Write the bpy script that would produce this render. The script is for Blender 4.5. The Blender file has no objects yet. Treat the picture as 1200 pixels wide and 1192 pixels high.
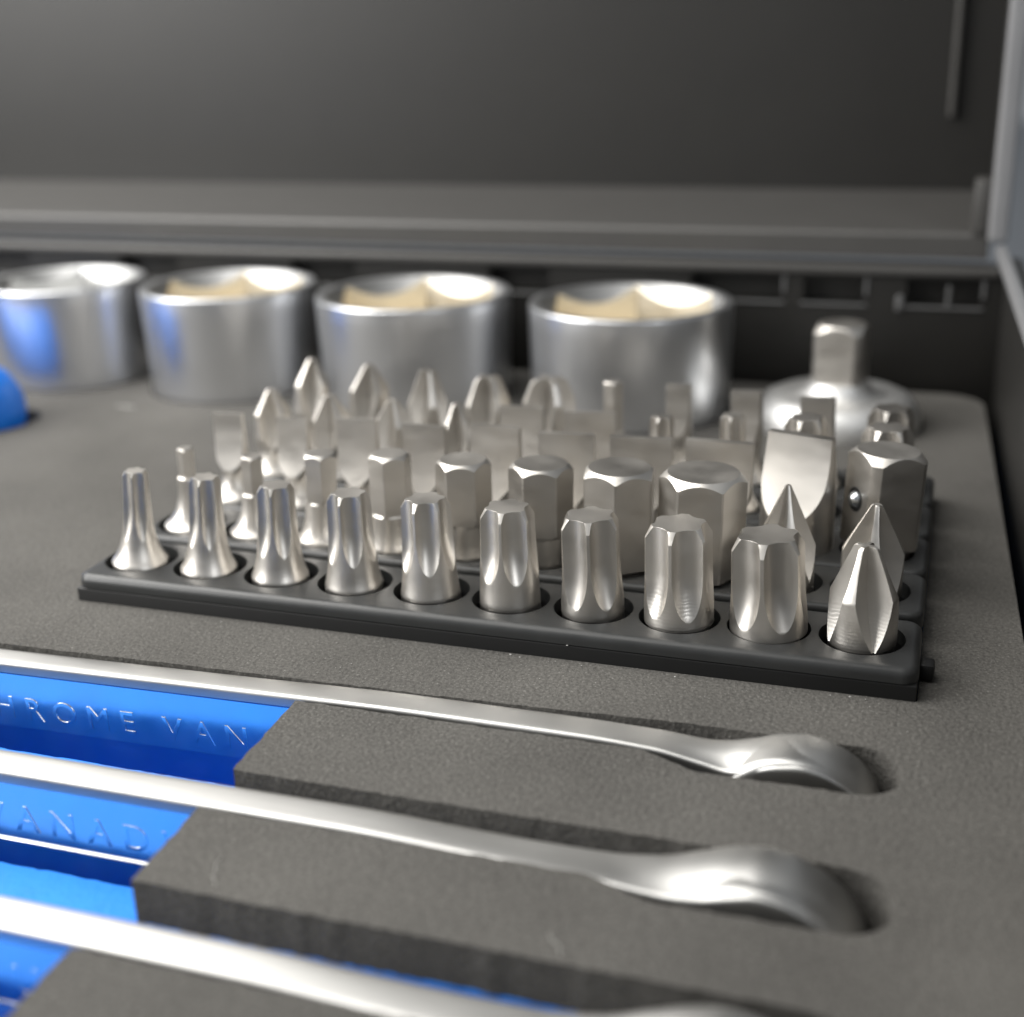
import bpy, bmesh, math, random
from mathutils import Vector, Matrix

random.seed(7)
S = 0.001                      # everything below is written in millimetres
scene = bpy.context.scene
C = scene.collection

# ------------------------------------------------------------------ camera
cam_d = bpy.data.cameras.new('camera')
cam = bpy.data.objects.new('camera', cam_d)
C.objects.link(cam)
scene.camera = cam
YAW, PITCH, ROLL = -0.32431, 0.34889, -0.02697
fw = Vector((math.sin(YAW) * math.cos(PITCH), math.cos(YAW) * math.cos(PITCH), -math.sin(PITCH)))
rt0 = Vector((math.cos(YAW), -math.sin(YAW), 0))
up0 = rt0.cross(fw)
rt = rt0 * math.cos(ROLL) + up0 * math.sin(ROLL)
up = up0 * math.cos(ROLL) - rt0 * math.sin(ROLL)
CAM = Vector((119.667, -168.495, 78.715))
m = Matrix(((rt.x, up.x, -fw.x, CAM.x * S), (rt.y, up.y, -fw.y, CAM.y * S), (rt.z, up.z, -fw.z, CAM.z * S), (0, 0, 0, 1)))
cam.matrix_world = m
cam_d.sensor_fit = 'HORIZONTAL'
cam_d.sensor_width = 36
cam_d.lens = 1550.16 / 1200 * 36
cam_d.clip_start = 0.005
cam_d.clip_end = 50
cam_d.dof.use_dof = True
cam_d.dof.focus_distance = (Vector((75, -10, 4)) - CAM).dot(fw) * S
cam_d.dof.aperture_fstop = 13
cam_d.dof.aperture_blades = 0

# ------------------------------------------------------------------ world, lamps, exposure
world = bpy.data.worlds.new('World')
scene.world = world
world.use_nodes = True
bg = world.node_tree.nodes['Background']
bg.inputs[0].default_value = (0.92, 0.96, 1.0, 1)
bg.inputs[1].default_value = 0.26


def area(name, loc, target, sx, sy, power, col):
    d = bpy.data.lights.new(name, 'AREA')
    d.shape = 'RECTANGLE'
    d.size, d.size_y = sx * S, sy * S
    d.energy = power
    d.color = col
    o = bpy.data.objects.new(name, d)
    C.objects.link(o)
    o.location = Vector(loc) * S
    o.rotation_euler = (Vector(target) - Vector(loc)).to_track_quat('-Z', 'Y').to_euler()
    return o


area('ceiling_lamp', (-170, -60, 560), (0, 10, 0), 620, 460, 2.9, (1.0, 0.98, 0.94))
area('left_falloff_lamp', (-270, 30, 280), (-40, 0, 0), 340, 300, 2.1, (1.0, 0.98, 0.95))  # added lamp, unseen: makes the foam fall off darker to the right
area('window_lamp', (-440, -250, 240), (0, 60, 0), 340, 300, 3.0, (1.0, 0.99, 0.97))
area('side_lamp', (520, -380, 330), (60, 60, 0), 220, 320, 0.9, (0.95, 0.975, 1.0))

vs = scene.view_settings
vs.view_transform = 'Standard'
vs.look = 'None'
vs.exposure = 0
vs.gamma = 1
vs.use_curve_mapping = False
scene.cycles.use_denoising = True
scene.cycles.max_bounces = 10


# ------------------------------------------------------------------ materials
def mat(name, base, rough=0.5, metal=0.0, spec=0.5, vary=0.0, vscale=60, bump=0.0, bscale=800, stretch=(1, 1, 1),
        speck=None, rvary=0.0, bdist=0.0003, coat=0.0, aniso=0.0, per_object=0.0, rings=0.0, patch=0.0):
    mt = bpy.data.materials.new(name)
    mt.use_nodes = True
    nt = mt.node_tree
    N, L = nt.nodes, nt.links
    p = N['Principled BSDF']
    p.inputs['Roughness'].default_value = rough
    p.inputs['Metallic'].default_value = metal
    p.inputs['Specular IOR Level'].default_value = spec
    p.inputs['Coat Weight'].default_value = coat
    p.inputs['Anisotropic'].default_value = aniso
    tc = N.new('ShaderNodeTexCoord')
    mp = N.new('ShaderNodeMapping')
    mp.inputs['Scale'].default_value = stretch
    L.new(tc.outputs['Object'], mp.inputs['Vector'])
    # a random offset per object, so copies do not share one pattern
    oi = N.new('ShaderNodeObjectInfo')
    sc = N.new('ShaderNodeMath'); sc.operation = 'MULTIPLY'; sc.inputs[1].default_value = 3.7
    L.new(oi.outputs['Random'], sc.inputs[0])
    L.new(sc.outputs[0], mp.inputs['Location'])
    vec = mp.outputs['Vector']
    n1 = N.new('ShaderNodeTexNoise')
    n1.inputs['Scale'].default_value = vscale
    n1.inputs['Detail'].default_value = 6
    L.new(vec, n1.inputs['Vector'])
    mix = N.new('ShaderNodeMix'); mix.data_type = 'RGBA'
    b = base
    mix.inputs[6].default_value = (b[0] * (1 - vary), b[1] * (1 - vary), b[2] * (1 - vary), 1)
    mix.inputs[7].default_value = (min(1, b[0] * (1 + vary)), min(1, b[1] * (1 + vary)), min(1, b[2] * (1 + vary)), 1)
    L.new(n1.outputs['Fac'], mix.inputs[0])
    col = mix.outputs[2]
    if speck:
        n2 = N.new('ShaderNodeTexNoise')
        n2.inputs['Scale'].default_value = speck[0]
        n2.inputs['Detail'].default_value = 3
        L.new(tc.outputs['Object'], n2.inputs['Vector'])
        r = N.new('ShaderNodeMapRange')
        r.inputs[1].default_value, r.inputs[2].default_value = speck[1], speck[1] + 0.12
        L.new(n2.outputs['Fac'], r.inputs[0])
        mx = N.new('ShaderNodeMix'); mx.data_type = 'RGBA'
        L.new(r.outputs[0], mx.inputs[0])
        L.new(col, mx.inputs[6])
        mx.inputs[7].default_value = (*speck[2], 1)
        col = mx.outputs[2]
    if patch:
        n3 = N.new('ShaderNodeTexNoise')
        n3.inputs['Scale'].default_value = 38
        n3.inputs['Detail'].default_value = 5
        L.new(tc.outputs['Object'], n3.inputs['Vector'])
        r3 = N.new('ShaderNodeMapRange')
        r3.inputs[1].default_value, r3.inputs[2].default_value = 0.3, 0.7
        r3.inputs[3].default_value, r3.inputs[4].default_value = 1 - patch, 1 + patch
        L.new(n3.outputs['Fac'], r3.inputs[0])
        h3 = N.new('ShaderNodeHueSaturation')
        L.new(r3.outputs[0], h3.inputs['Value'])
        L.new(col, h3.inputs['Color'])
        col = h3.outputs[0]
    if per_object:
        hs = N.new('ShaderNodeHueSaturation')
        mr = N.new('ShaderNodeMapRange')
        mr.inputs[3].default_value, mr.inputs[4].default_value = 1 - per_object, 1 + per_object * 0.4
        L.new(oi.outputs['Random'], mr.inputs[0])
        L.new(mr.outputs[0], hs.inputs['Value'])
        L.new(col, hs.inputs['Color'])
        col = hs.outputs[0]
    L.new(col, p.inputs['Base Color'])
    if rvary:
        rr = N.new('ShaderNodeMapRange')
        rr.inputs[1].default_value, rr.inputs[2].default_value = 0.3, 0.7
        rr.inputs[3].default_value, rr.inputs[4].default_value = rough - rvary, rough + rvary
        L.new(n1.outputs['Fac'], rr.inputs[0])
        L.new(rr.outputs[0], p.inputs['Roughness'])
    if bump:
        nb = N.new('ShaderNodeTexNoise')
        nb.inputs['Scale'].default_value = bscale
        nb.inputs['Detail'].default_value = 4
        L.new(vec, nb.inputs['Vector'])
        bp = N.new('ShaderNodeBump')
        bp.inputs['Strength'].default_value = bump
        bp.inputs['Distance'].default_value = bdist
        L.new(nb.outputs['Fac'], bp.inputs['Height'])
        nrm = bp.outputs['Normal']
        if rings:
            # turning marks left by the lathe round the foot of the part
            wv = N.new('ShaderNodeTexWave')
            wv.wave_type, wv.bands_direction = 'BANDS', 'Z'
            wv.inputs['Scale'].default_value = 620
            wv.inputs['Distortion'].default_value = 6
            wv.inputs['Detail'].default_value = 2
            L.new(tc.outputs['Object'], wv.inputs['Vector'])
            sx = N.new('ShaderNodeSeparateXYZ')
            L.new(tc.outputs['Object'], sx.inputs[0])
            mk = N.new('ShaderNodeMapRange')
            mk.inputs[1].default_value, mk.inputs[2].default_value = 0.0075, 0.003
            L.new(sx.outputs['Z'], mk.inputs[0])
            ml = N.new('ShaderNodeMath'); ml.operation = 'MULTIPLY'
            rd = N.new('ShaderNodeMapRange')
            rd.inputs[1].default_value, rd.inputs[2].default_value = 0.35, 1.0
            L.new(oi.outputs['Random'], rd.inputs[0])
            L.new(mk.outputs[0], ml.inputs[0]); L.new(rd.outputs[0], ml.inputs[1])
            ms = N.new('ShaderNodeMath'); ms.operation = 'MULTIPLY'; ms.inputs[1].default_value = rings
            L.new(ml.outputs[0], ms.inputs[0])
            b2 = N.new('ShaderNodeBump')
            b2.inputs['Distance'].default_value = 0.00006
            L.new(ms.outputs[0], b2.inputs['Strength'])
            L.new(wv.outputs['Fac'], b2.inputs['Height'])
            L.new(nrm, b2.inputs['Normal'])
            nrm = b2.outputs['Normal']
        L.new(nrm, p.inputs['Normal'])
    return mt


M = {}
# bright machined nickel; z-stretched noise gives turning rings
M['nickel'] = mat('satin_nickel', (0.69, 0.66, 0.615), 0.40, 1.0, vary=0.07, vscale=240, bump=0.05, bscale=900, stretch=(0.6, 0.6, 1.6), rvary=0.06, bdist=0.00006, per_object=0.20, rings=0.15)
M['nickel_turned'] = mat('turned_nickel', (0.74, 0.715, 0.68), 0.38, 1.0, vary=0.06, vscale=500, bump=0.10, bscale=450, stretch=(0.25, 0.25, 5.0), rvary=0.05, bdist=0.0001, per_object=0.10)
M['socket'] = mat('satin_chrome', (0.80, 0.81, 0.83), 0.31, 1.0, vary=0.02, vscale=70, bump=0.02, bscale=2500, rvary=0.015, bdist=0.00004)
M['bore'] = mat('beige_bore', (0.80, 0.74, 0.62), 0.42, 1.0, vary=0.08, vscale=160, rvary=0.07)  # beige tint on the bore walls
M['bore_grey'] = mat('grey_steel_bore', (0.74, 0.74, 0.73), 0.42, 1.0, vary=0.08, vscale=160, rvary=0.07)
M['wrench'] = mat('brushed_chrome', (0.52, 0.515, 0.50), 0.40, 1.0, vary=0.05, vscale=160, bump=0.05, bscale=900, stretch=(0.25, 1, 1), rvary=0.06, bdist=0.00006)
M['adapter'] = mat('bead_blasted_chrome', (0.84, 0.835, 0.82), 0.5, 1.0, vary=0.04, vscale=90, bump=0.05, bscale=1500, rvary=0.05, bdist=0.00005)
M['lead_in'] = mat('dimmed_lead_in_chrome', (0.46, 0.46, 0.455), 0.5, 1.0, vary=0.03, vscale=90)
M['polished'] = mat('polished_chrome', (0.74, 0.77, 0.80), 0.21, 1.0, vary=0.03, vscale=200, bump=0.06, bscale=220, rvary=0.05, bdist=0.0001)
M['foam'] = mat('charcoal_foam', (0.090, 0.086, 0.079), 0.92, 0, 0.25, vary=0.7, vscale=2000, bump=0.8, bscale=1800, speck=(2600, 0.615, (0.20, 0.195, 0.18)), bdist=0.0003, patch=0.16)
M['foam_side'] = M['foam']
M['blue_foam'] = mat('blue_foam', (0.010, 0.235, 0.84), 0.6, 0, 0.4, vary=0.12, vscale=300, bump=0.4, bscale=900, bdist=0.0003)
M['holder'] = mat('black_holder_plastic', (0.030, 0.031, 0.031), 0.38, 0, 0.5, vary=0.15, vscale=200, bump=0.10, bscale=1600, rvary=0.05, bdist=0.0001)
M['holder_base'] = mat('black_holder_base_plastic', (0.010, 0.010, 0.010), 0.45, 0, 0.4, vary=0.2, vscale=200)
M['case'] = mat('black_case_plastic', (0.0120, 0.0112, 0.0098), 0.46, 0, 0.5, vary=0.15, vscale=90, bump=0.25, bscale=900, bdist=0.0002)
M['case_rim'] = mat('grey_case_rim_plastic', (0.058, 0.056, 0.053), 0.45, 0, 0.5, vary=0.1, vscale=90, bump=0.2, bscale=900, bdist=0.0002)
M['case_edge'] = mat('highlight_case_edge_plastic', (0.22, 0.22, 0.225), 0.35, 0, 0.5, vary=0.12, vscale=90, bump=0.2, bscale=900, bdist=0.0002)  # paler copy of the case plastic: edge highlight put into the colour
M['hinge'] = mat('highlight_hinge_plastic', (0.10, 0.10, 0.10), 0.4, 0, 0.5, vary=0.15, vscale=90)  # lightened plastic, paints the highlights on the slot lips
M['blue'] = mat('blue_handle_plastic', (0.006, 0.21, 0.86), 0.38, 0, 0.5, vary=0.04, vscale=60)
M['table'] = mat('pale_table_top', (0.30, 0.32, 0.35), 0.5, 0, 0.4, vary=0.05, vscale=20)
M['lint'] = mat('white_lint', (0.45, 0.44, 0.42), 0.9)


# ------------------------------------------------------------------ helpers
def finish(me, sharp=28, smooth=True):
    me.validate()
    if smooth and len(me.polygons):
        me.polygons.foreach_set('use_smooth', [True] * len(me.polygons))
        me.set_sharp_from_angle(angle=math.radians(sharp))
    me.update()


def link(name, me, material, parent=None, sharp=28, smooth=True):
    finish(me, sharp, smooth)
    me.name = name
    if material:
        me.materials.clear()
        me.materials.append(material)
    o = bpy.data.objects.new(name, me)
    C.objects.link(o)
    if parent:
        o.parent = parent
    return o


def mesh_from(verts, faces, name='mesh'):
    me = bpy.data.meshes.new(name)
    me.from_pydata([(v[0] * S, v[1] * S, v[2] * S) for v in verts], [], faces)
    return me


def from_bm(bm, name='mesh'):
    bmesh.ops.recalc_face_normals(bm, faces=bm.faces[:])
    me = bpy.data.meshes.new(name)
    bmesh.ops.scale(bm, vec=(S, S, S), verts=bm.verts[:])
    bm.to_mesh(me)
    bm.free()
    return me


def thing(name, label, cat, loc=(0, 0, 0), rot=(0, 0, 0), group=None):
    o = bpy.data.objects.new(name, None)
    o.empty_display_size = 0.005
    C.objects.link(o)
    o.location = Vector(loc) * S
    o.rotation_euler = rot
    o['label'] = label
    o['category'] = cat
    if group:
        o['group'] = group
    return o


def bm_box(x0, x1, y0, y1, z0, z1, bev=0.0, seg=2, skew=0.0, ys=0.0):
    bm = bmesh.new()
    v = [bm.verts.new((x - skew * (y - ys), y, z)) for x in (x0, x1) for y in (y0, y1) for z in (z0, z1)]
    for f in ((0, 1, 3, 2), (4, 6, 7, 5), (0, 4, 5, 1), (2, 3, 7, 6), (0, 2, 6, 4), (1, 5, 7, 3)):
        bm.faces.new([v[i] for i in f])
    bmesh.ops.recalc_face_normals(bm, faces=bm.faces[:])
    if bev:
        bmesh.ops.bevel(bm, geom=bm.edges[:], offset=bev, segments=seg, profile=0.5, affect='EDGES')
    return bm


def bm_prism(pts, z0, z1):
    bm = bmesh.new()
    a = [bm.verts.new((x, y, z0)) for x, y in pts]
    b = [bm.verts.new((x, y, z1)) for x, y in pts]
    n = len(pts)
    bm.faces.new(a[::-1]); bm.faces.new(b)
    for i in range(n):
        bm.faces.new((a[i], a[(i + 1) % n], b[(i + 1) % n], b[i]))
    return bm


def rounded(x0, x1, y0, y1, r, n=8, skew=0.0, ys=0.0):
    r = [r] * 4 if not isinstance(r, (list, tuple)) else r
    pts = []
    for (cx, cy, a0, rr) in ((x0 + r[0], y0 + r[0], 180, r[0]), (x1 - r[1], y0 + r[1], 270, r[1]), (x1 - r[2], y1 - r[2], 0, r[2]), (x0 + r[3], y1 - r[3], 90, r[3])):
        for k in range(n + 1):
            a = math.radians(a0 + 90 * k / n)
            x, y = cx + rr * math.cos(a), cy + rr * math.sin(a)
            pts.append((x - skew * (y - ys), y))
    return pts


def circle(cx, cy, r, n=48):
    return [(cx + r * math.cos(2 * math.pi * k / n), cy + r * math.sin(2 * math.pi * k / n)) for k in range(n)]


def cut(me, cutters, name):
    """boolean difference, evaluated to a plain mesh"""
    o = bpy.data.objects.new('tmp', me)
    C.objects.link(o)
    tmp = []
    for k, bm in enumerate(cutters):
        cm = from_bm(bm)
        co = bpy.data.objects.new('cutter', cm)
        C.objects.link(co)
        md = o.modifiers.new('b%d' % k, 'BOOLEAN')
        md.operation = 'DIFFERENCE'
        md.solver = 'EXACT'
        md.object = co
        tmp.append(co)
    dg = bpy.context.evaluated_depsgraph_get()
    dg.update()
    out = bpy.data.meshes.new_from_object(o.evaluated_get(dg))
    out.name = name
    for t in tmp + [o]:
        d = t.data
        bpy.data.objects.remove(t)
        bpy.data.meshes.remove(d)
    return out


def join_bms(bms):
    """merge disjoint solids into one bmesh (one cutter)"""
    out = bmesh.new()
    for b in bms:
        vm = {v: out.verts.new(v.co) for v in b.verts}
        for f in b.faces:
            out.faces.new([vm[v] for v in f.verts])
        b.free()
    bmesh.ops.recalc_face_normals(out, faces=out.faces[:])
    return out


def polar(rfun, zs, n=180, cap_top=True, cap_bottom=True, flip=False):
    verts, faces = [], []
    for z in zs:
        for k in range(n):
            t = 2 * math.pi * k / n
            r = rfun(t, z)
            verts.append((r * math.cos(t), r * math.sin(t), z))
    for j in range(len(zs) - 1):
        for k in range(n):
            a, b = j * n + k, j * n + (k + 1) % n
            faces.append((a, b, b + n, a + n) if not flip else (a, a + n, b + n, b))
    if cap_bottom:
        verts.append((0, 0, zs[0])); c = len(verts) - 1
        for k in range(n):
            faces.append((c, (k + 1) % n, k) if not flip else (c, k, (k + 1) % n))
    if cap_top:
        verts.append((0, 0, zs[-1])); c = len(verts) - 1
        o = (len(zs) - 1) * n
        for k in range(n):
            faces.append((c, o + k, o + (k + 1) % n) if not flip else (c, o + (k + 1) % n, o + k))
    return mesh_from(verts, faces)


def polar_cols(angles, rfun, zs):
    """like polar(), but every row brings its own angles so that columns follow the edges"""
    verts, faces = [], []
    n = None
    for z in zs:
        a = angles(z)
        n = len(a)
        for t in a:
            r = rfun(t, z)
            verts.append((r * math.cos(t), r * math.sin(t), z))
    for j in range(len(zs) - 1):
        for k in range(n):
            p, q = j * n + k, j * n + (k + 1) % n
            faces.append((p, q, q + n, p + n))
    verts.append((0, 0, zs[0])); c = len(verts) - 1
    for k in range(n):
        faces.append((c, (k + 1) % n, k))
    verts.append((0, 0, zs[-1])); c = len(verts) - 1
    o = (len(zs) - 1) * n
    for k in range(n):
        faces.append((c, o + k, o + (k + 1) % n))
    return mesh_from(verts, faces)


def chamfered(angles, rside, z0, h, rows, rtop, k):
    """a bar of outline rside(t, z) whose end is turned to a cone: every column meets the cone at its own height"""
    verts, faces = [], []
    a_top = angles(h)
    n = len(a_top)
    rs = [rside(t, h) for t in a_top]
    zc = [h - max(0.0, (r - rtop) / k) - 0.015 for r in rs]
    zlow = min(zc) - 0.25
    for q in range(rows + 1):
        z = z0 + (zlow - z0) * q / rows
        for t in angles(z):
            r = max(0.05, rside(t, z))
            verts.append((r * math.cos(t), r * math.sin(t), z))
    cnt = rows + 1
    for f in (0.5, 1.0):
        for t, r, zz in zip(a_top, rs, zc):
            z = zlow + (zz - zlow) * f
            verts.append((r * math.cos(t), r * math.sin(t), z))
        cnt += 1
    for f in (0.5, 1.0):
        for t, r, zz in zip(a_top, rs, zc):
            re = min(r, rtop)
            rr = r + (re - r) * f - 0.012 * f
            verts.append((rr * math.cos(t), rr * math.sin(t), zz + (h - zz) * f))
        cnt += 1
    for j in range(cnt - 1):
        for q in range(n):
            p, p2 = j * n + q, j * n + (q + 1) % n
            faces.append((p, p2, p2 + n, p + n))
    verts.append((0, 0, z0)); c = len(verts) - 1
    for q in range(n):
        faces.append((c, (q + 1) % n, q))
    verts.append((0, 0, h)); c = len(verts) - 1
    o = (cnt - 1) * n
    for q in range(n):
        faces.append((c, o + q, o + (q + 1) % n))
    return mesh_from(verts, faces)


def sector_angles(nsec, a, inner, outer, start=0.0):
    """angles round the circle: each sector holds 'inner' samples over [-a, a] and 'outer' over the rest"""
    w = 2 * math.pi / nsec
    a = max(0.004, min(a, w / 2 - 0.004))
    out = []
    for s_ in range(nsec):
        c = start + s_ * w
        out += [c - a + 2 * a * k / inner for k in range(inner)]
        out += [c + a + (w - 2 * a) * k / outer for k in range(outer)]
    return out


def lathe(profile, n=72, closed=False):
    verts, faces = [], []
    for (r, z) in profile:
        for k in range(n):
            t = 2 * math.pi * k / n
            verts.append((r * math.cos(t), r * math.sin(t), z))
    m_ = len(profile)
    for j in range(m_ - 1 if not closed else m_):
        j2 = (j + 1) % m_
        for k in range(n):
            faces.append((j * n + k, j * n + (k + 1) % n, j2 * n + (k + 1) % n, j2 * n + k))
    return mesh_from(verts, faces)


def zrow(z0, h, low, dense, ztail):
    """z samples: 'low' rows up to h - ztail, 'dense' rows through the tail at the top"""
    a = [z0 + (h - ztail - z0) * k / low for k in range(low)]
    b = [h - ztail + ztail * k / dense for k in range(dense + 1)]
    return a + b


# ------------------------------------------------------------------ the setting: table
bm = bm_box(-1500, 1500, -1400, 1600, -62, -42, 4)
o = link('table', from_bm(bm), M['table'])
o['kind'] = 'structure'
o['label'] = 'pale grey table top under the tool case'

# ------------------------------------------------------------------ the case and its lid
SK, SY = 0.034, 148.0          # the right side runs slightly out towards the camera
case = thing('tool_case', 'open black plastic tool case with its lid standing upright behind the sockets', 'tool case', (0, 0, -40))


def cpart(name, bm, material, parent=None, sharp=30):
    me = from_bm(bm)
    par = parent or case
    o = link(name, me, material, par, sharp)
    off = Vector((0, 0, 40)) * S
    o.location = off if par is case else (0, 0, 0)
    return o


cpart('bottom', bm_box(-240, 136, -196, 156, -41.5, -38, 0), M['case'])
# rear wall with the hinge slots
slots = [(-152, -131), (-101, -82.5), (-48, -29), (8, 24), (60, 82), (87, 101), (110.5, 127)]
rear = from_bm(bm_box(-240, 134, 150, 156.5, -38, 24.0, 0.5, 2))
rear = cut(rear, [join_bms([bm_box(a, b, 149, 154.5, 15.6, 21.6) for a, b in slots])], 'rear_wall')
o = link('rear_wall', rear, M['case'], case, 30); o.location = (0, 0, 40 * S)
# proud lips round each hinge slot, with lighter bars as its highlights
for q, (a, b) in enumerate(slots):
    pcs = [bm_box(a - 0.6, b + 0.8, 149.4, 150.4, 14.9, 15.5, 0.2, 1)]
    if q in (4, 5, 6):
        pcs.append(bm_box(b + 0.1, b + 1.0, 149.45, 150.4, 17.5, 21.8, 0.25, 1))
    if q == 6:
        pcs.append(bm_box(a - 2.2, a - 0.4, 148.9, 150.4, 14.2, 18.0, 0.6, 2))
        pcs.append(bm_box(a + 9, a + 10, 149.3, 150.4, 15.6, 20.5, 0.3, 1))
    cpart('hinge_lip', join_bms(pcs), M['hinge'])
cpart('rear_rim', bm_box(-240, 131, 148.8, 158.5, 22.2, 24.6, 0.8, 3), M['case_rim'])
# right wall and its rolled lip
cpart('side_wall', bm_box(131.8, 135.0, -196, 149.8, -38, 27.2, 0.4, 2, SK, SY), M['case'])
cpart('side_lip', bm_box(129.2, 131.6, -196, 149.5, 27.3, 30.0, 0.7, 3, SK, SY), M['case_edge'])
cpart('side_wall', bm_box(-243, -240, -196, 149.8, -38, 27.2, 0.4, 2), M['case'])
cpart('front_wall', bm_box(-240, 146, -199, -196.2, -38, 20, 0.4, 2), M['case'])
hk = cpart('hinge_knuckle', bm_box(136.5, 146, 146, 160, 20.5, 24.8, 1.8, 4), M['socket'])

# lid: an upright tray, its rear side wall lying as a ledge above the hinge
lid = cpart('lid', bm_box(-240, 131, 205, 208, 30, 340, 0), M['case'])


def lpart(name, bm, material):
    return cpart(name, bm, material, lid, 30)


bm = bmesh.new()
prof = [(152.6, 26.2), (152.6, 31.2), (153.4, 32.0), (204.6, 35.6), (204.6, 32.0), (170, 28), (158.6, 26.2)]
for x in (-240, 127.6):
    for (y, z) in prof:
        bm.verts.new((x, y, z))
bm.verts.ensure_lookup_table()
n = len(prof)
for i in range(n):
    bm.faces.new((bm.verts[i], bm.verts[(i + 1) % n], bm.verts[n + (i + 1) % n], bm.verts[n + i]))
bm.faces.new(bm.verts[:n][::-1]); bm.faces.new(bm.verts[n:])
lpart('lid_ledge', bm, M['case_rim'])
lpart('lid_side', bm_box(128.0, 131.2, 153.5, 204.8, 31, 340, 0.4, 2), M['case'])
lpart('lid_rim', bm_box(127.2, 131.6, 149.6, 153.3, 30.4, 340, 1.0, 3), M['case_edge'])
lpart('corner_stop', bm_box(123.6, 127.4, 152.0, 160, 31.6, 44.0, 0.9, 2), M['case_rim'])
lpart('lid_rib', bm_box(115.9, 117.9, 202.5, 204.8, 54, 340, 0.8, 3), M['case_rim'])

# ------------------------------------------------------------------ foam insert, charcoal over blue
ZF, ZB, ZT, ZFL = -4.2, -9.4, -15.2, -33.0
foam = thing('foam_insert', 'charcoal and blue foam insert filling the bottom of the tool case', 'foam insert', (0, 0, -36))
FX = 42.0
SOCK = [(-97.7, 20.4, 20.0, 20.6), (-49.9, 21.6, 20.6, 20.9), (-0.5, 23.1, 22.2, 20.6), (52.1, 22.9, 22.4, 20.4)]   # x, top radius, base radius, top z
SOCK_Y = 120.0
HX0, HX1, HY0, HY1 = -6.5, 120.3, -9.0, 71.0


def ragged(pts, step=1.1, amp=0.09):
    out = []
    n_ = len(pts)
    for k in range(n_):
        p0, p1 = Vector(pts[k]), Vector(pts[(k + 1) % n_])
        ln = (p1 - p0).length
        if ln < 1e-6:
            continue
        nn = Vector((-(p1 - p0).y, (p1 - p0).x)) / ln
        m_ = max(1, int(ln / step))
        for q in range(m_):
            f = (q + (random.uniform(-0.3, 0.3) if q else 0)) / m_
            pt = p0.lerp(p1, f) + (nn * random.uniform(-1.6 * amp, 1.6 * amp) if q else nn * 0)
            out.append((pt.x, pt.y))
    return out


def foam_cutters(z0, z1, finger):
    c = []
    # finger trough across the wrenches; its floor is torn foam, so the edge is ragged
    c.append(bm_prism(ragged([(-34, -104), (FX + SK * 80, -104), (FX, -24.2), (-34, -26.4)]), finger, z1))
    # wrench slots with rounded ends
    one = []
    for (yt, (yb, ys, yh, xe)) in zip((-35.5, -58.6, -84.0), ((-22.3, -30.0, -33.3, 119.6), (-47.8, -56.2, -58.9, 120.0), (-70.4, -81.4, -83.5, 119.8))):
        r = abs(yh - yb) / 2 - 0.01
        pts = [(-75, yb), (-75, yt), (41.5, yt), (41.6, ys), (89, ys), (96, yh)]
        for k in range(13):
            a = math.radians(-90 + 180 * k / 12)
            pts.append((xe - r + r * math.cos(a), (yb + yh) / 2 + r * math.sin(a)))
        if yb > -30:                      # the slot nearest the holder follows its slightly turned wrench
            pts[0] = (-75, -27.6)
            pts += [(92, yb), (70, -23.5), (42, -24.2)]
        one.append(bm_prism(ragged(pts), z0, z1))
    for b in one:
        bmesh.ops.recalc_face_normals(b, faces=b.faces[:])
        c.append(b)
    c.append(bm_prism(rounded(HX0 + 0.05, HX1 + 0.05, HY0 - 0.12, HY1 + 0.2, 0.5), z0, z1))
    for (x, r, rb, zt) in SOCK:
        c.append(bm_prism(circle(x, SOCK_Y, rb + 0.9), z0, z1))
    c.append(bm_prism(circle(99, 117.5, 18.2), z0, z1))
    c.append(bm_prism(rounded(-190, -79.0, 66, 85, 8), z0, z1))
    for b in c:
        bmesh.ops.recalc_face_normals(b, faces=b.faces[:])
    return c


POCKETS = [(93.0, 122.5, -35.0, -20.8), (93.0, 122.5, -60.5, -46.3), (93.0, 122.5, -85.0, -69.0)]


def foam_layer(name, z0, z1, material):
    pts = rounded(-238, 129.3, -194, 146.6, [3, 3, 9, 3], 8, SK, SY)
    bm = bm_prism(pts, z0, z1)
    bmesh.ops.recalc_face_normals(bm, faces=bm.faces[:])
    cs = foam_cutters(z0 - 1.0, z1 + 1.0, max(z0 - 1.0, ZT))
    if z1 < ZB:
        cs += [bm_box(a - 0.02, b + 0.02, c - 0.02, d + 0.02, z0 - 1.0, z1 + 1.0) for a, b, c, d in POCKETS]
    me = cut(from_bm(bm), cs, name)
    o = link(name, me, material, foam, 35)
    o.location = (0, 0, 36 * S)
    return o


foam_layer('top_layer', ZB, ZF, M['foam'])
foam_layer('blue_layer', ZFL, ZB - 0.02, M['blue_foam'])
bm = bm_prism(rounded(-238, 129.3, -194, 146.6, [3, 3, 9, 3], 8, SK, SY), -36, ZFL - 0.02)
o = link('base_layer', from_bm(bm), M['blue_foam'], foam, 35); o.location = (0, 0, 36 * S)

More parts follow.
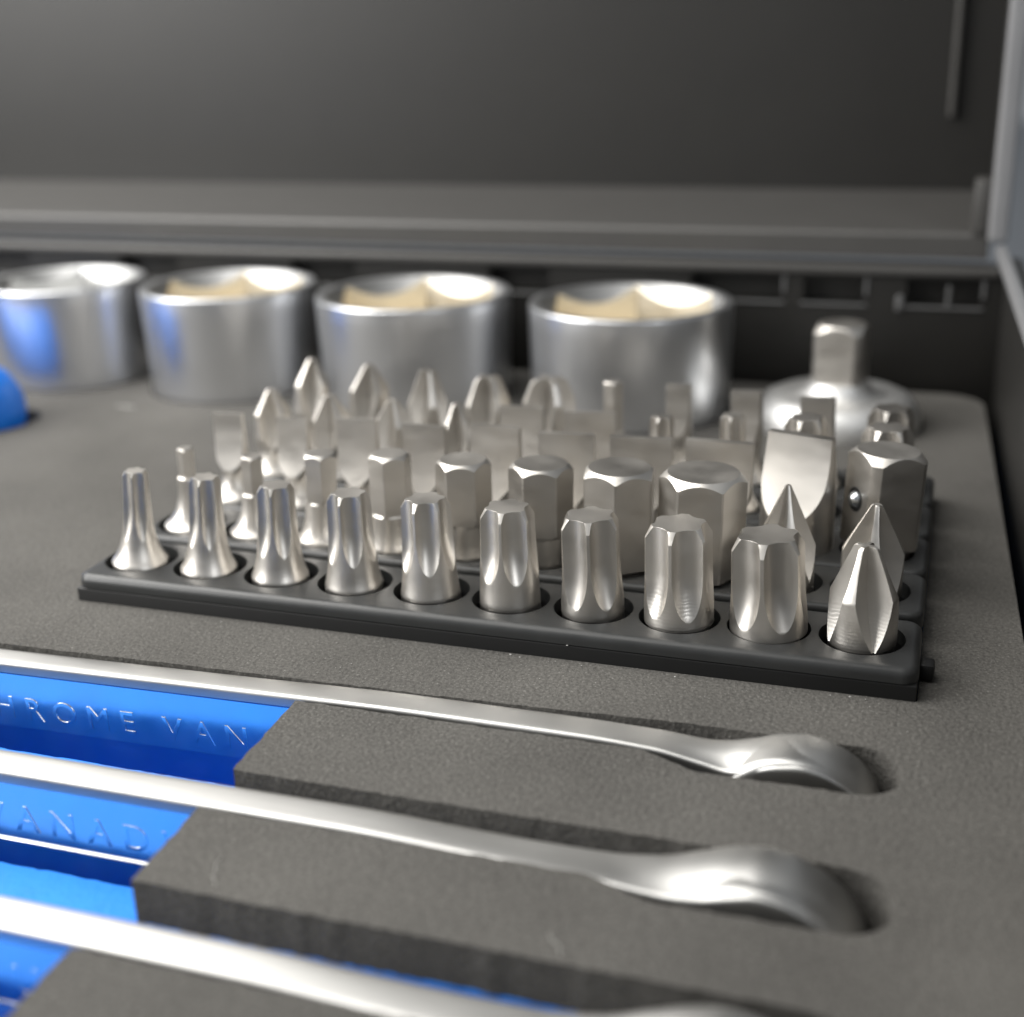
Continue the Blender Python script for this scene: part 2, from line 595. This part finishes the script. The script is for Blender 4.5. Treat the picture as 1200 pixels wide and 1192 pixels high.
for b, (yb, yh) in zip(POCKETS, ((-22.3, -33.3), (-47.8, -58.9), (-70.4, -83.5))):
    r = abs(yh - yb) / 2 - 0.01
    hole = [(90, yb), (90, yh)] + [(119.9 - r + r * math.cos(math.radians(a)), (yb + yh) / 2 + r * math.sin(math.radians(a))) for a in range(-90, 91, 15)]
    pb = bm_prism(hole, -26, -8)
    bmesh.ops.recalc_face_normals(pb, faces=pb.faces[:])
    me = cut(from_bm(bm_box(*b, ZFL - 0.05, ZB - 0.01, 0)), [pb], 'pocket_lining')
    o = link('pocket_lining', me, M['foam'], foam, 35)
    o.location = (0, 0, 36 * S)

# ------------------------------------------------------------------ bit holder: five strips on one base
P, R = 12.5, 15.63
holder = thing('bit_holder', 'black plastic bit holder block with five rows of ten round holes', 'bit holder', (55, 31, -14))


def hpart(name, me, material, parent=holder):
    o = link(name, me, material, parent, 30)
    o.location = (Vector((-55, -31, 14)) * S)
    return o


def row_step(j):
    return 0.0 if j == 0 else 0.5


base = from_bm(bm_box(HX0 + 0.2, HX1 - 0.1, HY0 - 0.05, HY1, -14, -2.1, 0.25, 2))
base = cut(base, [join_bms([bm_prism(circle(P * i, R * j, 5.8, 40), -12.5, 3) for i in range(10) for j in range(5)])], 'base')
hpart('base', base, M['holder_base'])
for j in range(5):
    y0 = R * j - 7.66 if j else HY0 + 0.1
    y1 = R * j + 7.66 if j < 4 else HY1 - 0.1
    bm = bm_box(HX0, HX1, y0, y1, -2.0, row_step(j), 0)
    vert = [e for e in bm.edges if abs(e.verts[0].co.z - e.verts[1].co.z) > 0.5]
    bmesh.ops.bevel(bm, geom=vert, offset=2.2, segments=5, profile=0.5, affect='EDGES')
    top = [e for e in bm.edges if e.verts[0].co.z > -0.1 and e.verts[1].co.z > -0.1 and len(e.link_faces) == 2 and
           any(abs(f.normal.z) < 0.5 for f in e.link_faces)]
    bmesh.ops.bevel(bm, geom=top, offset=1.25 if j == 0 else 0.9, segments=5, profile=0.5, affect='EDGES')
    me = cut(from_bm(bm), [join_bms([bm_prism(circle(P * i, R * j, 5.75, 56), -3, 2) for i in range(10)])], 'strip')
    hpart('strip', me, M['holder'])
hpart('side_nub', from_bm(bm_box(HX1 - 0.2, HX1 + 1.9, -3.4, -0.6, -4.0, -1.6, 0.5, 2)), M['holder_base'])
hpart('side_nub', from_bm(bm_box(HX0 - 1.0, HX0 + 0.4, -5.5, -2.5, -4.0, -2.3, 0.4, 2)), M['holder_base'])


# ------------------------------------------------------------------ the bits
def sector(t, n):
    w = 2 * math.pi / n
    return (t + w / 2) % w - w / 2


def shank_mesh():
    def rf(t, z):
        r = min(4.1 / math.cos(sector(t, 6)), 4.46)
        return r - (0.35 if z > -0.05 else 0.0)
    return polar(rf, [-12.3, -6, -0.6, -0.1, 0.0], 72)


SHANK = None


BASE_R = 4.45


def flare(rb, z, k):
    return rb + (BASE_R - rb) * math.exp(-max(0.0, z) / k) if rb < BASE_R else rb


def star_mesh(h, Rt, big, tailk=0.60):
    fb, half = 0.665, math.radians(27.2)          # flute floor and half angle at the tip radius
    rf0 = (1 + fb * fb - 2 * fb * math.cos(half)) / (2 * math.cos(half) - 2 * fb)
    c0, rf0 = (rf0 + fb) * Rt, rf0 * Rt
    zf, ze = (h * 0.64, h * 0.26) if not big else (h * 0.56, h * 0.09)
    rtop = Rt * 0.80

    def body(z):
        rb = Rt * (1.0 + (0.10 if not big else 0.03) * (1 - z / h))
        return flare(rb, z, 2.7)

    def centre(z):
        c = c0
        if z < zf:
            c = c0 + ((zf - z) / (zf - ze)) ** 1.8 * (body(ze) - fb * Rt)
        return c

    def angles(z):
        b, c = body(z), centre(z)
        q = (b * b + c * c - rf0 * rf0) / (2 * b * c)
        return sector_angles(6, math.acos(q) if q < 1 else 0.0, 18, 8)

    def rfun(t, z):
        u = sector(t, 6)
        b, c = body(z), centre(z)
        d = rf0 * rf0 - (c * math.sin(u)) ** 2
        r = b
        if d > 0:
            r = min(b, c * math.cos(u) - math.sqrt(d))
        return max(0.05, r)
    return chamfered(angles, rfun, -0.2, h, 48, rtop, tailk)


def hex_mesh(h, rc, neck=None, zn=0.0):
    ap = rc * math.cos(math.pi / 6)
    rtop = ap * 0.93

    def rfun(t, z):
        hx = ap / math.cos(sector(t, 6))
        hx = min(hx, rc * 0.985)
        r = hx
        if neck and z < zn + 1.2:
            nk = neck + max(0, (BASE_R - neck)) * math.exp(-max(z, 0) / 2.0)
            nk = nk + max(0.0, z - zn) * 2.2
            r = min(hx, nk) if nk > neck * 0.2 else hx
            if z < zn:
                r = nk
        return max(0.05, r)
    return chamfered(lambda z: [2 * math.pi * q / 216 for q in range(216)], rfun, -0.2 if rc < 5.5 else 0.6, h, 48, rtop, 0.95)


def cross_mesh(h, tip, wing, slope, rbody, neck=None):
    """cross-head point: a blunt cone whose four flutes run out lower down"""
    def body(z):
        rb = min(rbody, tip + (h - z) * slope)
        if neck and z < h * 0.42:
            q = min(1.0, (h * 0.42 - z) / (h * 0.2))
            rb = rb + (neck - rb) * (q * q * (3 - 2 * q))
        return flare(rb, z, 1.6)

    tb = math.tan(math.radians(44))
    hyp, phi = math.sqrt(1 + tb * tb), math.atan(1 / tb)

    def corev(z):
        d = h - z
        return wing * 0.62 + d * slope * 0.06 + 0.0052 * d ** 2.5

    def angles(z):
        q = corev(z) * tb / (body(z) * hyp)
        a = math.acos(q) - phi if q < 1 else 0.0
        return sector_angles(4, max(0.0, a), 20, 10, math.pi / 4)

    def rfun(t, z):
        v = abs(sector(t + math.pi / 4, 4))       # angle from the middle of the nearest flute
        d = h - z
        den = math.cos(v) * tb - math.sin(v)
        wr = corev(z) * tb / den if den > 1e-3 else 1e3
        r = min(body(z), wr)
        return max(0.05, min(r, tip * 0.8 + d * 1.6))
    return polar_cols(angles, rfun, zrow(-0.2, h, 52, 8, 0.6))


def blade_mesh(h, halfw, t, slope, neck=None, run=0.004, belly=0.0):
    def body(z):
        rb = halfw
        if belly:
            rb = halfw + belly * min(1, (h - z) / 8.0)
        if neck:
            zn = h * 0.48
            if z < zn:
                q = min(1.0, (zn - z) / (h * 0.22))
                rb = rb + (neck - rb) * (q * q * (3 - 2 * q))
        return flare(rb, z, 1.6)

    def rfun(th, z):
        d = h - z
        ft = t / 2 + d * slope + run * d ** 2.5
        c = abs(math.sin(th))
        fr = ft / c if c > 1e-4 else 1e3
        return max(0.05, min(body(z), fr))

    def angles(z):
        d = h - z
        q = (t / 2 + d * slope + run * d ** 2.5) / body(z)
        a = math.pi / 2 - math.asin(q) if q < 1 else 0.0
        return sector_angles(2, a, 30, 16, math.pi / 2)
    return polar_cols(angles, rfun, zrow(-0.2, h, 44, 3, 0.3))


def square_mesh(h, half):
    rtop = half * 0.99

    def rfun(t, z):
        u = sector(t, 4)
        r = min(half / math.cos(u), half * 1.24)
        if z < 1.2:
            r = min(r, 5.0)
        return r
    return chamfered(lambda z: [2 * math.pi * q / 216 for q in range(216)], rfun, -0.2, h, 30, rtop, 1.0)


ORD = ['first', 'second', 'third', 'fourth', 'fifth', 'sixth', 'seventh', 'eighth', 'ninth', 'tenth']
ROWN = ['front row of the holder', 'second row of the holder', 'middle row of the holder', 'fourth row of the holder', 'back row of the holder']
# kind, parameters, top height, lean in x at the top (mm), turn in degrees
BITS = [
    [('star', (1.95, 0), 15.0, 1.0, 10), ('star', (2.45, 0), 15.0, 0.9, 4), ('star', (2.85, 0), 14.7, 0.5, 12), ('star', (3.2, 0), 14.5, 0.1, 2),
     ('star', (3.6, 0), 14.6, -0.2, 0), ('star', (3.95, 0), 14.5, -0.1, 14), ('star', (4.4, 1), 14.3, -0.4, 26), ('star', (4.75, 1), 14.2, -0.3, 16),
     ('star', (5.15, 1), 13.7, -0.6, 22), ('cross', (1.55, 0.62, 0.44, 4.6, None), 13.5, -0.2, -24)],
    [('hex', (1.4, 1.6, 8.5), 13.9, 0.4, 10), ('hex', (1.85, 1.9, 6.5), 13.5, 0.4, 20), ('hex', (2.85, 2.6, 6.4), 14.9, 0.3, 30), ('hex', (3.5, 3.3, 5.4), 15.8, 0.1, 12),
     ('hex', (4.5, 3.9, 5.0), 15.7, 0.0, -8), ('hex', (5.1, 4.3, 4.4), 16.0, 0.2, -3), ('hex', (5.85, None, 0), 16.4, 0.1, 24), ('hex', (6.6, None, 0), 16.6, 0.3, -4),
     ('cross', (0.4, 0.36, 0.44, 4.4, None), 15.6, 0.1, 14), ('cross', (0.7, 0.62, 0.52, 4.4, None), 13.7, 0.2, 2)],
    [('blade', (2.85, 0.9, 0.03, 1.9), 15.5, -0.2, 2), ('blade', (3.0, 1.0, 0.03, 2.0), 15.4, 0, -2), ('blade', (3.7, 1.0, 0.03, 2.6), 16.2, -0.1, 1), ('blade', (3.85, 1.1, 0.03, 2.8), 15.9, -0.1, 0),
     ('blade', (4.4, 1.2, 0.03, 3.2), 16.6, 0.1, -2), ('blade', (4.7, 1.3, 0.03, 3.4), 16.2, -0.1, 3), ('blade', (5.1, 1.4, 0.03, 3.8), 16.3, -0.2, 1), ('blade', (5.4, 1.5, 0.03, 4.2), 16.6, 0, -1),
     ('bigblade', (5.2, 1.7, 0.10), 18.6, 0.1, -16), ('square', (4.75,), 17.0, 0.7, -14)],
    [('cross', (0.8, 0.42, 0.66, 3.7, 2.9), 15.9, 0.1, 34), ('cross', (0.8, 0.45, 0.66, 3.7, 2.9), 15.6, -0.3, 24), ('cross', (0.7, 0.42, 0.70, 3.9, 3.0), 15.5, -0.1, 12), ('cross', (0.8, 0.45, 0.50, 3.9, 3.0), 15.5, -0.1, 38),
     ('blade', (4.1, 1.1, 0.03, 3.0), 15.6, -0.3, -2), ('blade', (4.6, 1.2, 0.03, 3.4), 15.4, -0.4, 2), ('star', (2.1, 0), 15.5, -0.1, 8), ('star', (2.2, 0), 16.6, -0.5, 20),
     ('star', (3.6, 0), 16.9, -0.9, 12), ('star', (4.1, 0), 16.0, -0.2, 4)],
    [('cross', (0.8, 0.45, 0.62, 3.9, 3.2), 18.2, 1.2, 40), ('cross', (0.9, 0.45, 0.66, 4.1, 3.2), 17.6, 1.0, 30), ('cross', (1.5, 0.6, 0.36, 3.9, 3.2), 17.2, 0.7, 16), ('cross', (2.5, 0.9, 0.42, 4.7, None), 16.5, 0.4, 32),
     ('cross', (3.2, 1.2, 0.45, 5.1, None), 16.9, 0.0, 22), ('hex', (2.0, 2.0, 7.0), 17.0, -0.1, 34), ('blade', (2.35, 2.2, 0.02, 1.9), 16.9, -0.3, 3), ('blade', (2.9, 2.6, 0.03, 2.4), 16.5, -0.5, 0),
     ('blade', (3.1, 2.6, 0.05, None), 16.0, -0.5, 2), ('star', (4.0, 0), 15.0, -0.5, 18)],
]
DESC = {'star': 'silver star-tipped', 'hex': 'silver hexagonal', 'cross': 'silver cross-tipped', 'blade': 'thin flat-bladed', 'bigblade': 'largest flat-bladed', 'square': 'thick square-ended'}
NAME = {'star': 'star_bit', 'hex': 'hex_bit', 'cross': 'cross_bit', 'blade': 'flat_blade_bit', 'bigblade': 'flat_blade_bit', 'square': 'square_drive_bit'}
shank_me = shank_mesh()
finish(shank_me, 25)
shank_me.materials.append(M['nickel_turned'])
SIZES = {}
for j, row in enumerate(BITS):
    for i, (kind, par, h, lean, turn) in enumerate(row):
        z0 = row_step(j)
        hh = h - z0
        label = '%s bit, %s from the left in the %s' % (DESC[kind], ORD[i], ROWN[j])
        az = math.atan2(CAM.y - R * j, CAM.x - P * i)          # corner or face turned from the viewer's side
        root = thing(NAME[kind], label, 'bit', (P * i, R * j - 0.35, z0), (random.uniform(-0.01, 0.01), math.atan2(lean, h), 0), 'bits standing in the holder')
        sh = bpy.data.objects.new('shank', shank_me)
        C.objects.link(sh); sh.parent = root
        sh.rotation_euler = (0, 0, random.uniform(0, 1))
        if kind == 'star':
            me, rz = star_mesh(hh, par[0], par[1]), az + math.radians(turn)
        elif kind == 'hex':
            me, rz = hex_mesh(hh, *par), az + math.radians(turn)
        elif kind == 'cross':
            me, rz = cross_mesh(hh, *par), az + math.radians(turn)
        elif kind == 'blade':
            me, rz = blade_mesh(hh, *par), math.radians(turn)
        elif kind == 'bigblade':
            me, rz = blade_mesh(hh, par[0], par[1], par[2], None, 0.006, 0.6), math.radians(turn)
        else:
            me, rz = square_mesh(hh, *par), az + math.radians(turn) + math.radians(45)
        tipo = link('tip', me, M['nickel'], root, 26)
        tipo.rotation_euler = (0, 0, rz)
        if kind == 'square':
            bmb = bmesh.new()
            bmesh.ops.create_uvsphere(bmb, u_segments=24, v_segments=14, radius=1.35)
            ball = link('detent_ball', from_bm(bmb), M['polished'], tipo, 60)
            a = math.radians(180)
            ball.location = Vector((0, -par[0] + 0.25, hh - 7.6)) * S
            ring = link('ball_seat', lathe([(1.35, 0.12), (1.9, 0.12), (2.0, -0.2), (1.35, -0.3)], 32, True), M['holder_base'], tipo, 40)
            ring.location = Vector((0, -par[0] + 0.02, hh - 7.6)) * S
            ring.rotation_euler = (math.radians(90), 0, 0)

# ------------------------------------------------------------------ sockets
SLAB = ['large silver socket cut off by the left edge, beside the blue handle',
        'second silver socket from the left, standing behind the left end of the bit holder',
        'third silver socket from the left, beside the rightmost socket',
        'rightmost silver hexagonal socket, standing beside the square drive adapter']
for k, (x, r, rb, zt) in enumerate(SOCK):
    zb = -16.0
    H = zt - zb
    t = thing('socket', SLAB[k], 'socket', (x, SOCK_Y, zb), (0, 0, math.radians([23, 17, 14, 9][k])), 'sockets along the back of the case')
    ap = r * 0.775
    rc_top = r * 0.90
    pr = [(rb * 0.6, 0), (rb - 1.0, 0), (rb, 1.0)]
    for q in range(1, 9):
        f = q / 8
        pr.append((rb + (r - rb) * f ** 1.5, 1 + (H - 1.45) * f))
    for q in range(1, 6):
        a = math.radians(90 * q / 5)
        pr.append((r - 0.45 + 0.45 * math.cos(a), H - 0.45 + 0.45 * math.sin(a)))
    pr += [(rc_top + 0.35, H), (rc_top, H - 0.25)]
    link('body', lathe(pr, 120), M['socket'], t, 40)

    def bore(tt, z, ap=ap, rc=rc_top, H=H):
        hx = min(ap / math.cos(sector(tt, 6)), ap * 1.154)
        return max(hx, rc - 0.02 - (H - 0.25 - z) * 0.78)
    zs = [H - 18 + 12 * q / 6 for q in range(7)] + [H - 6 + 5.75 * q / 22 for q in range(1, 23)]
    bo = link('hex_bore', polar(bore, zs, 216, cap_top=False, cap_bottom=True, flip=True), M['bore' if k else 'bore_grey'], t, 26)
    bo.data.materials.append(M['lead_in'])          # lead-in chrome with its lamp glare dimmed in the colour
    for f in bo.data.polygons:
        c = f.center / S
        if math.hypot(c.x, c.y) > min(ap / math.cos(sector(math.atan2(c.y, c.x), 6)), ap * 1.154) + 0.12:
            f.material_index = 1

# ------------------------------------------------------------------ square drive adapter on its round base
t = thing('drive_adapter', 'round silver adapter with an upright square drive, right of the sockets', 'adapter', (99, 117.5, -12))
pr = [(6, 0), (16.4, 0), (17.4, 0.8), (17.6, 9.0), (17.2, 11.5), (15.8, 13.6), (13.6, 14.6), (11.5, 14.7), (9.2, 14.4), (7.8, 14.8), (7.0, 15.9), (6.4, 17.2), (0.01, 17.3)]
link('base', lathe(pr, 96), M['adapter'], t, 50)


def sq(tt, z):
    u = sector(tt, 4)
    r = min(5.1 / math.cos(u), 6.4)
    return min(r, 4.9 + (29.6 - z) * 0.95)


o = link('square_drive', polar(sq, zrow(16.5, 29.6, 10, 12, 2.0), 144), M['nickel'], t, 26)
o.rotation_euler = (0, 0, math.radians(-9))

# ------------------------------------------------------------------ blue handle at the left edge
t = thing('hand_tool', 'bright blue rounded grip of a tool at the left edge', 'tool', (-90.6, 72.0, -11.2))
pr = [(0.01, 9.4), (2.6, 9.1), (5.0, 8.2), (7.2, 6.4), (8.8, 3.9), (9.6, 1.0), (9.8, -2), (9.8, -14), (8.9, -18), (8.9, -22), (9.8, -26), (9.8, -80), (8, -88), (0.01, -88.5)]
pr = [(a * 1.26, b * 1.05) for a, b in pr]
o = link('grip', lathe(pr, 64), M['blue'], t, 50)
o.rotation_euler = (0, math.radians(90), 0)
o.location = (0, 0, 9.6 * S)
o2 = link('collar', lathe([(9.0, 0), (9.35, 0.4), (9.35, 2.8), (9.0, 3.2)], 48), M['case'], t, 40)
o2.rotation_euler = (0, math.radians(90), 0)
o2.location = (-21.6 * S, 0, 9.6 * S)


# ------------------------------------------------------------------ wrenches standing on edge
def lerp_table(tab, x, smooth=False):
    if x <= tab[0][0]:
        return tab[0][1]
    for (a, va), (b, vb) in zip(tab, tab[1:]):
        if x <= b:
            f = (x - a) / (b - a)
            if smooth:
                f = f * f * (3 - 2 * f)
            return va + (vb - va) * f
    return tab[-1][1]


H1 = [(-80, -28.1, -4.8, -32.3, -4.8), (-9, -26.1, -4.6, -30.3, -4.6), (30, -25.0, -4.3, -29.4, -4.3), (60, -24.2, -4.0, -28.9, -4.1), (80, -24.2, -4.0, -29.0, -4.1),
      (90, -24.4, -4.1, -29.2, -4.4), (96, -24.3, -4.4, -29.7, -5.1), (99, -23.9, -4.2, -30.2, -5.4), (102, -23.4, -3.6, -30.7, -4.6), (105, -23.0, -2.9, -31.0, -3.6),
      (108, -22.9, -2.5, -31.0, -3.2), (110, -22.9, -2.8, -31.0, -3.5), (112, -22.9, -3.6, -31.0, -4.3), (114, -22.9, -4.8, -31.0, -5.6), (116, -22.9, -6.9, -31.0, -7.6),
      (117.2, -22.9, -9.8, -30.8, -10.2), (117.7, -22.9, -13.0, -30.8, -13.2)]
H2 = [(-80, -51.0, -4.6, -55.6, -4.6), (10, -51.0, -4.2, -55.6, -4.3), (60, -51.0, -4.0, -55.6, -4.2), (80, -51.0, -4.5, -56.0, -4.6), (90, -50.8, -4.6, -56.4, -4.7),
      (96, -50.0, -4.2, -56.8, -4.9), (100, -49.0, -3.3, -57.1, -4.5), (104, -48.3, -2.4, -57.2, -3.5), (106.5, -48.2, -2.1, -57.2, -3.0), (109, -48.2, -2.4, -57.2, -3.3),
      (112, -48.2, -3.7, -57.2, -4.6), (114.5, -48.2, -5.6, -57.2, -6.4), (116.6, -48.2, -8.2, -57.2, -8.8), (117.6, -48.2, -11.2, -57.0, -11.6), (117.9, -48.2, -14.0, -57.0, -14.2)]
H3 = [(x, yb - 25.2, zb, yf - 25.2, zf) for (x, yb, zb, yf, zf) in H2]
WR = [
    dict(tab=H1, rx=107.0, rz=-13.0, rr=10.2, line=-15.3, rim=0.0),
    dict(tab=H2, rx=106.6, rz=-13.3, rr=10.6, line=-14.5, rim=0.55),
    dict(tab=H3, rx=106.6, rz=-13.3, rr=10.6, line=-14.5, rim=0.3),
]
for w in WR:
    w['yb'], w['yf'] = w['tab'][2][1], w['tab'][2][3]
    w['rb'], w['rf'] = w['tab'][-3][1] - 0.2, w['tab'][-3][3] + 0.2


def spline(tab, x, col):
    """monotone-ish cubic through the table"""
    n_ = len(tab)
    k = 0
    while k < n_ - 2 and x > tab[k + 1][0]:
        k += 1
    x0, x1 = tab[k][0], tab[k + 1][0]
    f = max(0.0, min(1.0, (x - x0) / (x1 - x0)))

    def slope(i):
        if i == 0 or i == n_ - 1:
            return 0.0 if i == 0 else (tab[i][col] - tab[i - 1][col]) / (tab[i][0] - tab[i - 1][0])
        d0 = (tab[i][col] - tab[i - 1][col]) / (tab[i][0] - tab[i - 1][0])
        d1 = (tab[i + 1][col] - tab[i][col]) / (tab[i + 1][0] - tab[i][0])
        return 0.0 if d0 * d1 <= 0 else 2 * d0 * d1 / (d0 + d1)
    m0, m1 = slope(k) * (x1 - x0), slope(k + 1) * (x1 - x0)
    a, b = tab[k][col], tab[k + 1][col]
    return (2 * f ** 3 - 3 * f ** 2 + 1) * a + (f ** 3 - 2 * f ** 2 + f) * m0 + (-2 * f ** 3 + 3 * f ** 2) * b + (f ** 3 - f ** 2) * m1


WLAB = ['silver ring wrench lying nearest the bit holder', 'middle silver ring wrench between two others in the foam slots', 'nearest silver ring wrench, cut off by the bottom edge of the picture']
TXT = [(-12.6, -13.9), (-21.7, -12.9), (-26, -12.9)]
for k, w in enumerate(WR):
    t = thing('wrench', WLAB[k], 'wrench', (20, (w['yb'] + w['yf']) / 2, -21.5), (0, 0, 0), 'ring wrenches in the foam slots')
    off = Vector((-20, -(w['yb'] + w['yf']) / 2, 21.5)) * S
    verts, faces = [], []
    xs = [-80 + 2.0 * q for q in range(81)] + [81 + 0.6 * q for q in range(53)] + [112.8 + 0.25 * q for q in range(17)]
    xe = w['tab'][-1][0]
    xs = [x for x in xs if x < xe - 0.5] + [xe - 0.4, xe - 0.25, xe - 0.1, xe]
    nsec = None
    zl = w['line']
    for x in xs:
        yb, zb_, yf, zf_ = (spline(w['tab'], x, c_) for c_ in (1, 2, 3, 4))
        zb = -21.5
        dep = 0.75 * (1 - lerp_table([(-80, 0), (56, 0), (76, 1)], x, True))
        hd = lerp_table([(-80, 0), (90, 0), (104, 1)], x, True)
        sec = []
        rr = 0.6 + 0.9 * hd
        for q in range(5):
            a = math.radians(90 * q / 4)
            sec.append((yb - rr + rr * math.cos(a), zb_ - rr + rr * math.sin(a)))
        for q in range(1, 6):                       # crowned top
            f = q / 6
            y = (yb - rr) + (yf + 0.8 - yb + rr) * f
            sec.append((y, zb_ + (zf_ - zb_) * f + (0.04 + 0.35 * hd) * math.sin(math.pi * f)))
        rq = 0.55
        for q in range(5):
            a = math.radians(90 + 90 * q / 4)
            sec.append((yf + rq + rq * math.cos(a), zf_ - rq + rq * math.sin(a)))
        e_ = w['rim'] * dep
        sec += [(yf, zf_ - 1.6), (yf + dep * 0.9, zf_ - 2.2), (yf + dep, zf_ - 2.8), (yf + dep, zl + 0.5), (yf + dep - 0.1 * e_, zl + 0.30), (yf + dep - 0.85 * e_, zl + 0.14), (yf + dep - e_, zl + 0.06), (yf + dep - e_, zl - 0.04), (yf + dep - 0.7 * e_ + 0.05, zl - 0.2), (yf + 1.2, zb), (yb - 0.8, zb), (yb, zb + 0.8)]
        nsec = len(sec)
        verts += [(x, y, z) for y, z in sec]
    for a in range(len(xs) - 1):
        for b in range(nsec):
            b2 = (b + 1) % nsec
            faces.append((a * nsec + b, a * nsec + b2, (a + 1) * nsec + b2, (a + 1) * nsec + b))
    faces.append(tuple(range(nsec))[::-1])
    faces.append(tuple((len(xs) - 1) * nsec + b for b in range(nsec)))
    o = link('shaft', mesh_from(verts, faces), M['wrench'], t, 35)
    o.location = off
    # polished sunk panel: assign by face position
    o.data.materials.append(M['polished'])
    for f in o.data.polygons:
        c = f.center
        if f.normal.y < -0.5 and c.x < 74 * S and c.z < -6.0 * S:
            f.material_index = 1
    # ring
    rr, yw = w['rr'], (w['rb'] - w['rf'])
    pr = []
    ri = rr * 0.66
    e = 0.9
    pr += [(ri, e), (ri + e, 0), (rr - 1.2, 0)]
    for q in range(1, 6):
        a = math.radians(-90 + 90 * q / 5)
        pr.append((rr - 0.9 + 0.9 * math.cos(a), 0.9 + 0.9 * math.sin(a)))
    for q in range(1, 6):
        f = q / 6
        pr.append((rr + 0.25 * math.sin(math.pi * f), 0.9 + (yw - 2.1) * f))
    for q in range(0, 6):
        a = math.radians(0 + 90 * q / 5)
        pr.append((rr - 1.2 + 1.2 * math.cos(a), yw - 1.2 + 1.2 * math.sin(a)))
    pr += [(ri + e, yw), (ri, yw - e)]
    ring = link('ring_end', lathe(pr, 96, True), M['wrench'], t, 40)
    ring.rotation_euler = (math.radians(90), 0, 0)
    ring.location = Vector((w['rx'], w['rb'], w['rz'])) * S + off
    # raised lettering on the sunk panel
    fc = bpy.data.curves.new('lettering', 'FONT')
    fc.body = 'CHROME VANADIUM'
    fc.size = 5.0 * S
    fc.extrude = 0.05 * S
    fc.bevel_depth = 0.035 * S
    fc.bevel_resolution = 1
    fc.space_character = 1.62
    fo = bpy.data.objects.new('tmp_text', fc)
    C.objects.link(fo)
    dg = bpy.context.evaluated_depsgraph_get()
    dg.update()
    tm = bpy.data.meshes.new_from_object(fo.evaluated_get(dg))
    bpy.data.objects.remove(fo)
    bpy.data.curves.remove(fc)
    lo = link('lettering', tm, M['polished'], o, 40)
    lo.rotation_euler = (math.radians(90), 0, 0)
    x0_ = TXT[k][0]
    ya, yc = spline(w['tab'], x0_, 3), spline(w['tab'], 40.0, 3)
    lo.rotation_euler = (math.radians(90), 0, math.atan2(yc - ya, 40.0 - x0_))
    lo.location = Vector((x0_, ya + 0.75, TXT[k][1])) * S

# ------------------------------------------------------------------ lint on the foam and the holder
verts, faces = [], []


def fleck(x, y, z, s):
    b = len(verts)
    for q in range(6):
        a = 2 * math.pi * q / 6 + random.random()
        rr = s * random.uniform(0.5, 1.1)
        verts.append((x + rr * math.cos(a), y + rr * math.sin(a) * 0.7, z + random.uniform(0, s * 0.4)))
    verts.append((x, y, z + s * 0.7))
    for q in range(6):
        faces.append((b + q, b + (q + 1) % 6, b + 6))


def fibre(pts, w=0.035):
    for (p0, p1) in zip(pts, pts[1:]):
        b = len(verts)
        d = (Vector(p1) - Vector(p0)).normalized()
        s1 = d.cross(Vector((0, 0, 1))).normalized() * w
        s2 = Vector((0, 0, 1)) * w
        for p in (p0, p1):
            for v in (s1, s2, -s1, -s2):
                verts.append(tuple(Vector(p) + v))
        for q in range(4):
            faces.append((b + q, b + (q + 1) % 4, b + 4 + (q + 1) % 4, b + 4 + q))


for (x, y, s) in ((65.5, -9.8, 0.26), (67.0, -10.2, 0.2), (61.5, -9.7, 0.14), (89, -10.3, 0.2), (112, -9.9, 0.22), (114, -10.1, 0.18), (109.5, -10.1, 0.15), (76, -10.4, 0.16), (20, -10.6, 0.15), (40, -12.6, 0.13)):
    fleck(x, y, ZF + 0.03, s)
fleck(73.6, -9.1, -2.05, 0.22)
for q in range(60):
    fleck(random.uniform(-5, 125), random.uniform(-21, -10), ZF + 0.02, random.uniform(0.05, 0.10))
fibre([(50.6, -64.2, -4.1), (50.8, -65.6, -4.0), (51.4, -66.8, -4.0), (51.6, -67.6, -4.05), (52.6, -68.8, -4.1)])
fibre([(88.0, -66.5, -4.1), (88.6, -67.6, -4.0), (89.6, -68.4, -3.9), (90.0, -69.6, -4.0)])
for (x, y, q) in ((-66.4, 92, 0.8), (-65.2, 92.5, 0.5), (-64.1, 92.1, 0.7), (-62.9, 92.4, 0.6), (-62.2, 91.8, 0.4)):
    fleck(x, y, ZF + 0.02, q)
o = link('lint', mesh_from(verts, faces), M['lint'], None, 30, False)
o['kind'] = 'stuff'
o['label'] = 'white lint flecks and fibres lying on the foam'
o['category'] = 'lint'
